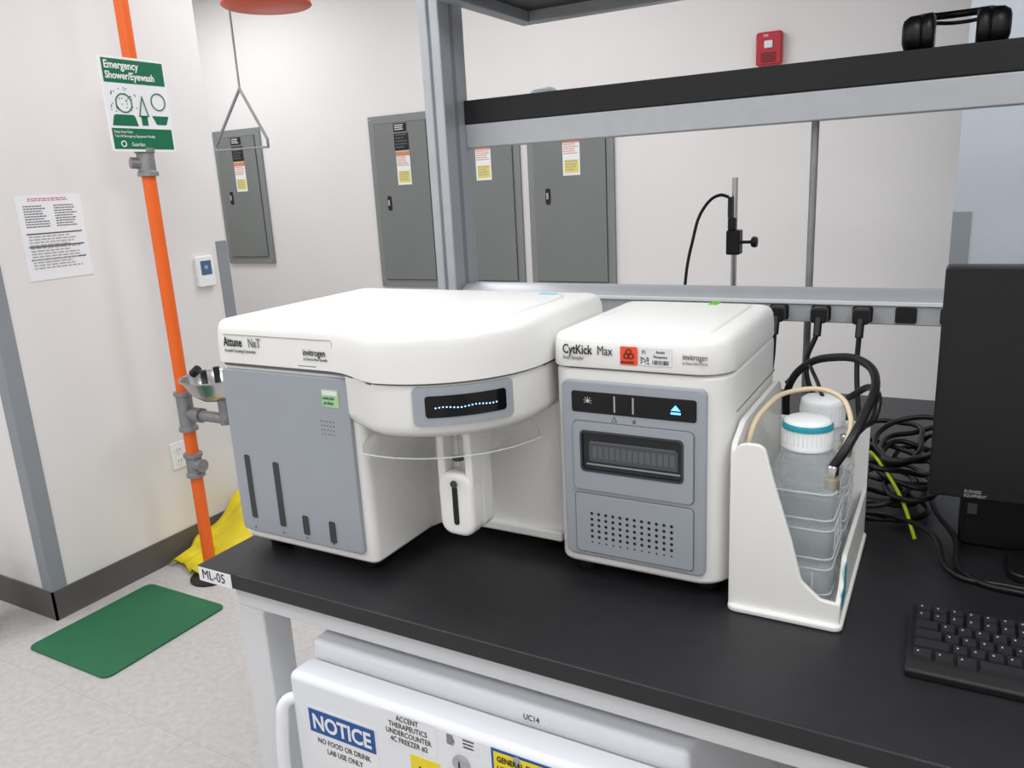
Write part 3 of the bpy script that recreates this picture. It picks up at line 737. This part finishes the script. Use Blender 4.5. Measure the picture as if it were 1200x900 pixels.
cyl('eyewash_arm_nut', (PX+.05, PY, .70), (PX+.09, PY, .70), .030, M['galv'], g, n=8)
cyl('eyewash_drain', (PX+.22, PY, .68), (PX+.22, PY, .80), .022, M['galv'], g)
lathe('eyewash_bowl', [(.03, -.085), (.06, -.08), (.10, -.05), (.125, 0), (.131, .006), (.131, .0), (.122, .0), (.098, -.045), (.05, -.07), (.002, -.072)], (PX+.2, PY, .86), M['steel'], g, n=40)
cyl('eyewash_jet_1', (PX+.17, PY-.03, .80), (PX+.17, PY-.03, .89), .012, M['black'], g)
cyl('eyewash_jet_2', (PX+.17, PY+.03, .80), (PX+.17, PY+.03, .89), .012, M['black'], g)
cyl('eyewash_paddle', (PX+.10, PY-.02, .87), (PX+.13, PY-.02, .89), .016, M['black'], g)
cyl('overhead_arm', (PX, PY, 2.52), (-1.9, PY, 2.52), .022, M['orange'], g)
cyl('head_drop', (-1.9, PY, 2.52), (-1.9, PY, 2.2), .02, M['orange'], g)
lathe('shower_head', [(.022, .16), (.03, .14), (.08, .11), (.125, .04), (.135, .0), (.130, -.003), (.002, -.006)], (-1.9, PY, 2.065), M['orange2'], g, n=40)
cyl('valve_body', (-2.09, PY, 2.50), (-2.03, PY, 2.54), .035, M['galv'], g)
cyl('pull_rod', (-2.06, PY, 2.50), (-2.06, PY, 1.83), .0035, M['galv'], g)
tube('pull_handle', [(-2.06, PY, 1.84), (-2.18, PY-.02, 1.67), (-2.185, PY-.02, 1.655), (-1.985, PY+.02, 1.655), (-1.985, PY+.02, 1.68), (-2.06, PY, 1.84)], .0048, M['galv'], g, poly=True)
g = grp('emergency_shower_sign', (PX+.03, PY, 1.83))
SX = PX+.028
prism('sign_board', rrect(PY-.145, PY+.11, 1.675, 1.985, .008), 'x', SX, SX+.003, M['paper'], g)
Z0 = -.015
box('sign_top_band', SX+.003, SX+.0036, PY-.137, PY+.102, 1.915+Z0, 1.992+Z0, M['green'], g)
box('sign_bottom_band', SX+.003, SX+.0036, PY-.137, PY+.102, 1.698+Z0, 1.767+Z0, M['green'], g)
text('sign_text_1', 'Emergency', (SX+.004, PY-.13, 1.961+Z0), .035, M['paper'], g, face='+x', bold=.0008, sx=.85)
text('sign_text_2', 'Shower/Eyewash', (SX+.004, PY-.13, 1.928+Z0), .033, M['paper'], g, face='+x', bold=.0008, sx=.85)
text('sign_text_3', 'Keep Area Clear', (SX+.004, PY-.13, 1.751+Z0), .013, M['paper'], g, face='+x')
text('sign_text_4', 'Test All Emergency Equipment Weekly', (SX+.004, PY-.13, 1.737+Z0), .0125, M['paper'], g, face='+x')
text('sign_text_5', 'Guardian', (SX+.004, PY-.07, 1.708+Z0), .018, M['paper'], g, face='+x')
Z1 = 0
def ringx(nm, cy, cz, r, th, m): tube(nm, [(SX+.0035, cy+r*math.cos(q*math.pi/6), cz+Z1+r*math.sin(q*math.pi/6)) for q in range(12)], th, m, g, cyclic=True, res=1)
ringx('head_picto_1', PY-.075, 1.835, .03, .0022, M['green'])
ringx('head_picto_2', PY+.063, 1.845, .028, .0022, M['green'])
ringx('logo_ring', PY-.10, 1.70, .009, .002, M['paper'])
vs, fs = [], []
for i in range(40):
    a = PY-.128+random.random()*.10; c = 1.80+random.random()*.085; k = len(vs)
    vs += [(SX+.0034, a, c), (SX+.0034, a+.004, c), (SX+.0034, a+.004, c+.004), (SX+.0034, a, c+.004)]; fs.append((k, k+1, k+2, k+3))
meshobj('spray_dots', vs, fs, M['green'], g)
prism('shoulders_picto', rpoly([(PY-.13, 1.760, 0), (PY-.12, 1.797, .012), (PY-.04, 1.797, .012), (PY-.03, 1.760, 0)]), 'x', SX+.003, SX+.0036, M['green'], g)
tube('drop_picto', [(SX+.0035, PY-.02, 1.795), (SX+.0035, PY+.015, 1.795), (SX+.0035, PY-.002, 1.86)], .003, M['green'], g, cyclic=True, poly=True)
box('handle_picto', SX+.003, SX+.0036, PY-.015, PY+.01, 1.763, 1.795, M['green'], g)
prism('bowl_picto', rpoly([(PY+.03, 1.797, 0), (PY+.045, 1.767, .008), (PY+.085, 1.767, .008), (PY+.098, 1.797, 0)]), 'x', SX+.003, SX+.0036, M['green'], g)

# ------------------------------------------------------------ yellow sheet, floor mat
g = grp('yellow_absorbent_sheet', (-2.66, 2.15, 0))
n = 26; vs, fs = [], []
for i in range(n+1):
    for j in range(n+1):
        u, v = i/n, j/n
        x = -2.83+.46*u; y = 1.98+.36*v
        z = .004+.20*v**1.1*(1-.30*abs(u-.5)) + .022*math.sin(u*11+v*7)*v + .012*math.sin(u*27-v*15)*v
        x += .018*math.sin(v*11+u*3); x = max(x, -2.838); vs.append((x, y, max(.003, z)))
for i in range(n):
    for j in range(n): k = i*(n+1)+j; fs.append((k, k+1, k+n+2, k+n+1))
o = meshobj('sheet', vs, fs, M['yellow'], g, smooth=True, ang=25); so = o.modifiers.new('s', 'SOLIDIFY'); so.thickness = .003
vs = []; fs = []
for i in range(9):
    p = (-2.83+.24*i/8, 1.94+.02*math.sin(i*.8), .006+.03*abs(math.sin(i*1.3)))
    vs += [p, (p[0]+.02, p[1]+.13, p[2]*1.4+.02)]
for i in range(8): fs.append((2*i, 2*i+1, 2*i+3, 2*i+2))
o = meshobj('sheet_fold', vs, fs, M['yellow'], g, smooth=True, ang=20); so = o.modifiers.new('s', 'SOLIDIFY'); so.thickness = .003

g = grp('anti_slip_floor_mat', (-2.54, 1.55, 0))
prism('mat', rrect(-2.76, -2.32, 1.30, 1.80, .03), 'z', .0005, .008, M['matg'], g, bevel=.002)

# ------------------------------------------------------------ under-bench freezer
g = grp('undercounter_freezer', (-.56, 1.1, 0))
box('cabinet', -.865, -.25, .835, 1.42, .03, .757, M['fridge'], g, bevel=.008)
box('top_slab', -.872, -.245, .826, 1.43, .758, .80, M['fridge'], g, bevel=.010)
box('gasket', -.86, -.255, .822, .8345, .07, .752, M['dgrey'], g)
box('door', -.872, -.245, .768, .822, .06, .775, M['fridge'], g, bevel=.012, seg=4)
for k, (fx, fy) in enumerate(((-.82, .9), (-.3, .9), (-.82, 1.36), (-.3, 1.36))): cyl('foot_%d' % k, (fx, fy, 0), (fx, fy, .035), .02, M['black'], g)
tube('handle', [(-.866, .78, .725), (-.880, .765, .72), (-.882, .755, .69), (-.882, .755, .50), (-.880, .765, .47), (-.866, .78, .465)], .010, M['fridge'], g)
DY = .768
quad('slab_label', -.487, -.440, .774, .789, .826, M['paper'], g)
text('slab_text', 'UC14', (-.480, .8248, .7765), .013, M['ink'], g)
cyl('badge', (-.46, .768, .757), (-.46, .7665, .757), .006, M['inkl'], g)
quad('notice_sign', -.838, -.70, .625, .727, DY, M['paper'], g)
quad('notice_head', -.834, -.704, .682, .723, DY-.0008, M['blab'], g)
text('notice_text_1', 'NOTICE', (-.769, DY-.002, .690), .037, M['paper'], g, align='CENTER', bold=.001, sx=.86)
text('notice_text_2', 'NO FOOD OR DRINK', (-.769, DY-.001, .664), .0135, M['ink'], g, align='CENTER')
text('notice_text_3', 'LAB USE ONLY', (-.769, DY-.001, .648), .0135, M['ink'], g, align='CENTER')
quad('owner_label', -.690, -.590, .713, .768, DY, M['paper'], g)
for k, tx in enumerate(('ACCENT', 'THERAPEUTICS', 'UNDERCOUNTER', '4C FREEZER #2')):
    text('owner_text_%d' % k, tx, (-.640, DY-.001, .756-k*.0125), .0125, M['ink'], g, align='CENTER')
quad('asset_label', -.575, -.52, .742, .766, DY, M['paper'], g)
lines('asset_text', -.545, -.523, .746, .763, 3, DY-.001, M['ink'], g)
lines('asset_qr', -.572, -.557, .746, .763, 8, DY-.001, M['ink'], g, fill=.6)
lathe('key_lock', [(.013, 0), (.013, -.004), (.010, -.006), (.0005, -.006)], (-.550, DY-.0005, .722), M['steel'], g, axis='y')
box('key_slot', -.551, -.549, DY-.0073, DY-.0065, .716, .728, M['ink'], g)
quad('refrigerator_label', -.500, -.35, .64, .765, DY, M['blab'], g)
quad('refrigerator_label_y', -.496, -.354, .715, .761, DY-.0008, M['ylab'], g)
text('label_text_1', 'GENERAL PURPOSE REF', (-.491, DY-.002, .747), .0122, M['ink'], g, bold=.0002)
text('label_text_2', "USAGE GENERAL", (-.491, DY-.002, .732), .0122, M['ink'], g, bold=.0002)
quad('label_white', -.496, -.354, .645, .714, DY-.0008, M['paper'], g)
quad('yellow_sticker', -.640, -.588, .65, .706, DY, M['ylab'], g)
text('sticker_text', 'A6', (-.633, DY-.001, .664), .036, M['ink'], g, bold=.0008)

g = grp('waste_bin', (-3.1, 1.2, 0))
lathe('bin', [(.10, .0), (.11, .01), (.13, .30), (.137, .30), (.137, .31), (.125, .31), (.10, .02)], (-3.045, 1.24, 0), M['paper'], g)

# ------------------------------------------------------------ camera
cd = bpy.data.cameras.new('camera'); cam = bpy.data.objects.new('camera', cd); sc.collection.objects.link(cam)
cd.sensor_fit = 'HORIZONTAL'; cd.sensor_width = 36; cd.lens = 27.81; cd.clip_start = .02
rt = Vector((.8743, .4826, -.0517)); up = Vector((-.0751, .2397, .9679)); bk = Vector((.4795, -.8424, .2458))
m4 = Matrix(((rt.x, up.x, bk.x, 0), (rt.y, up.y, bk.y, 0), (rt.z, up.z, bk.z, 1.5), (0, 0, 0, 1)))
cam.matrix_world = m4
sc.camera = cam
wd_ = bpy.data.worlds.new('world'); sc.world = wd_; wd_.use_nodes = True
wd_.node_tree.nodes['Background'].inputs[0].default_value = (.9, .93, 1, 1)
wd_.node_tree.nodes['Background'].inputs[1].default_value = .3
sc.view_settings.view_transform = 'Standard'
sc.view_settings.exposure = 0
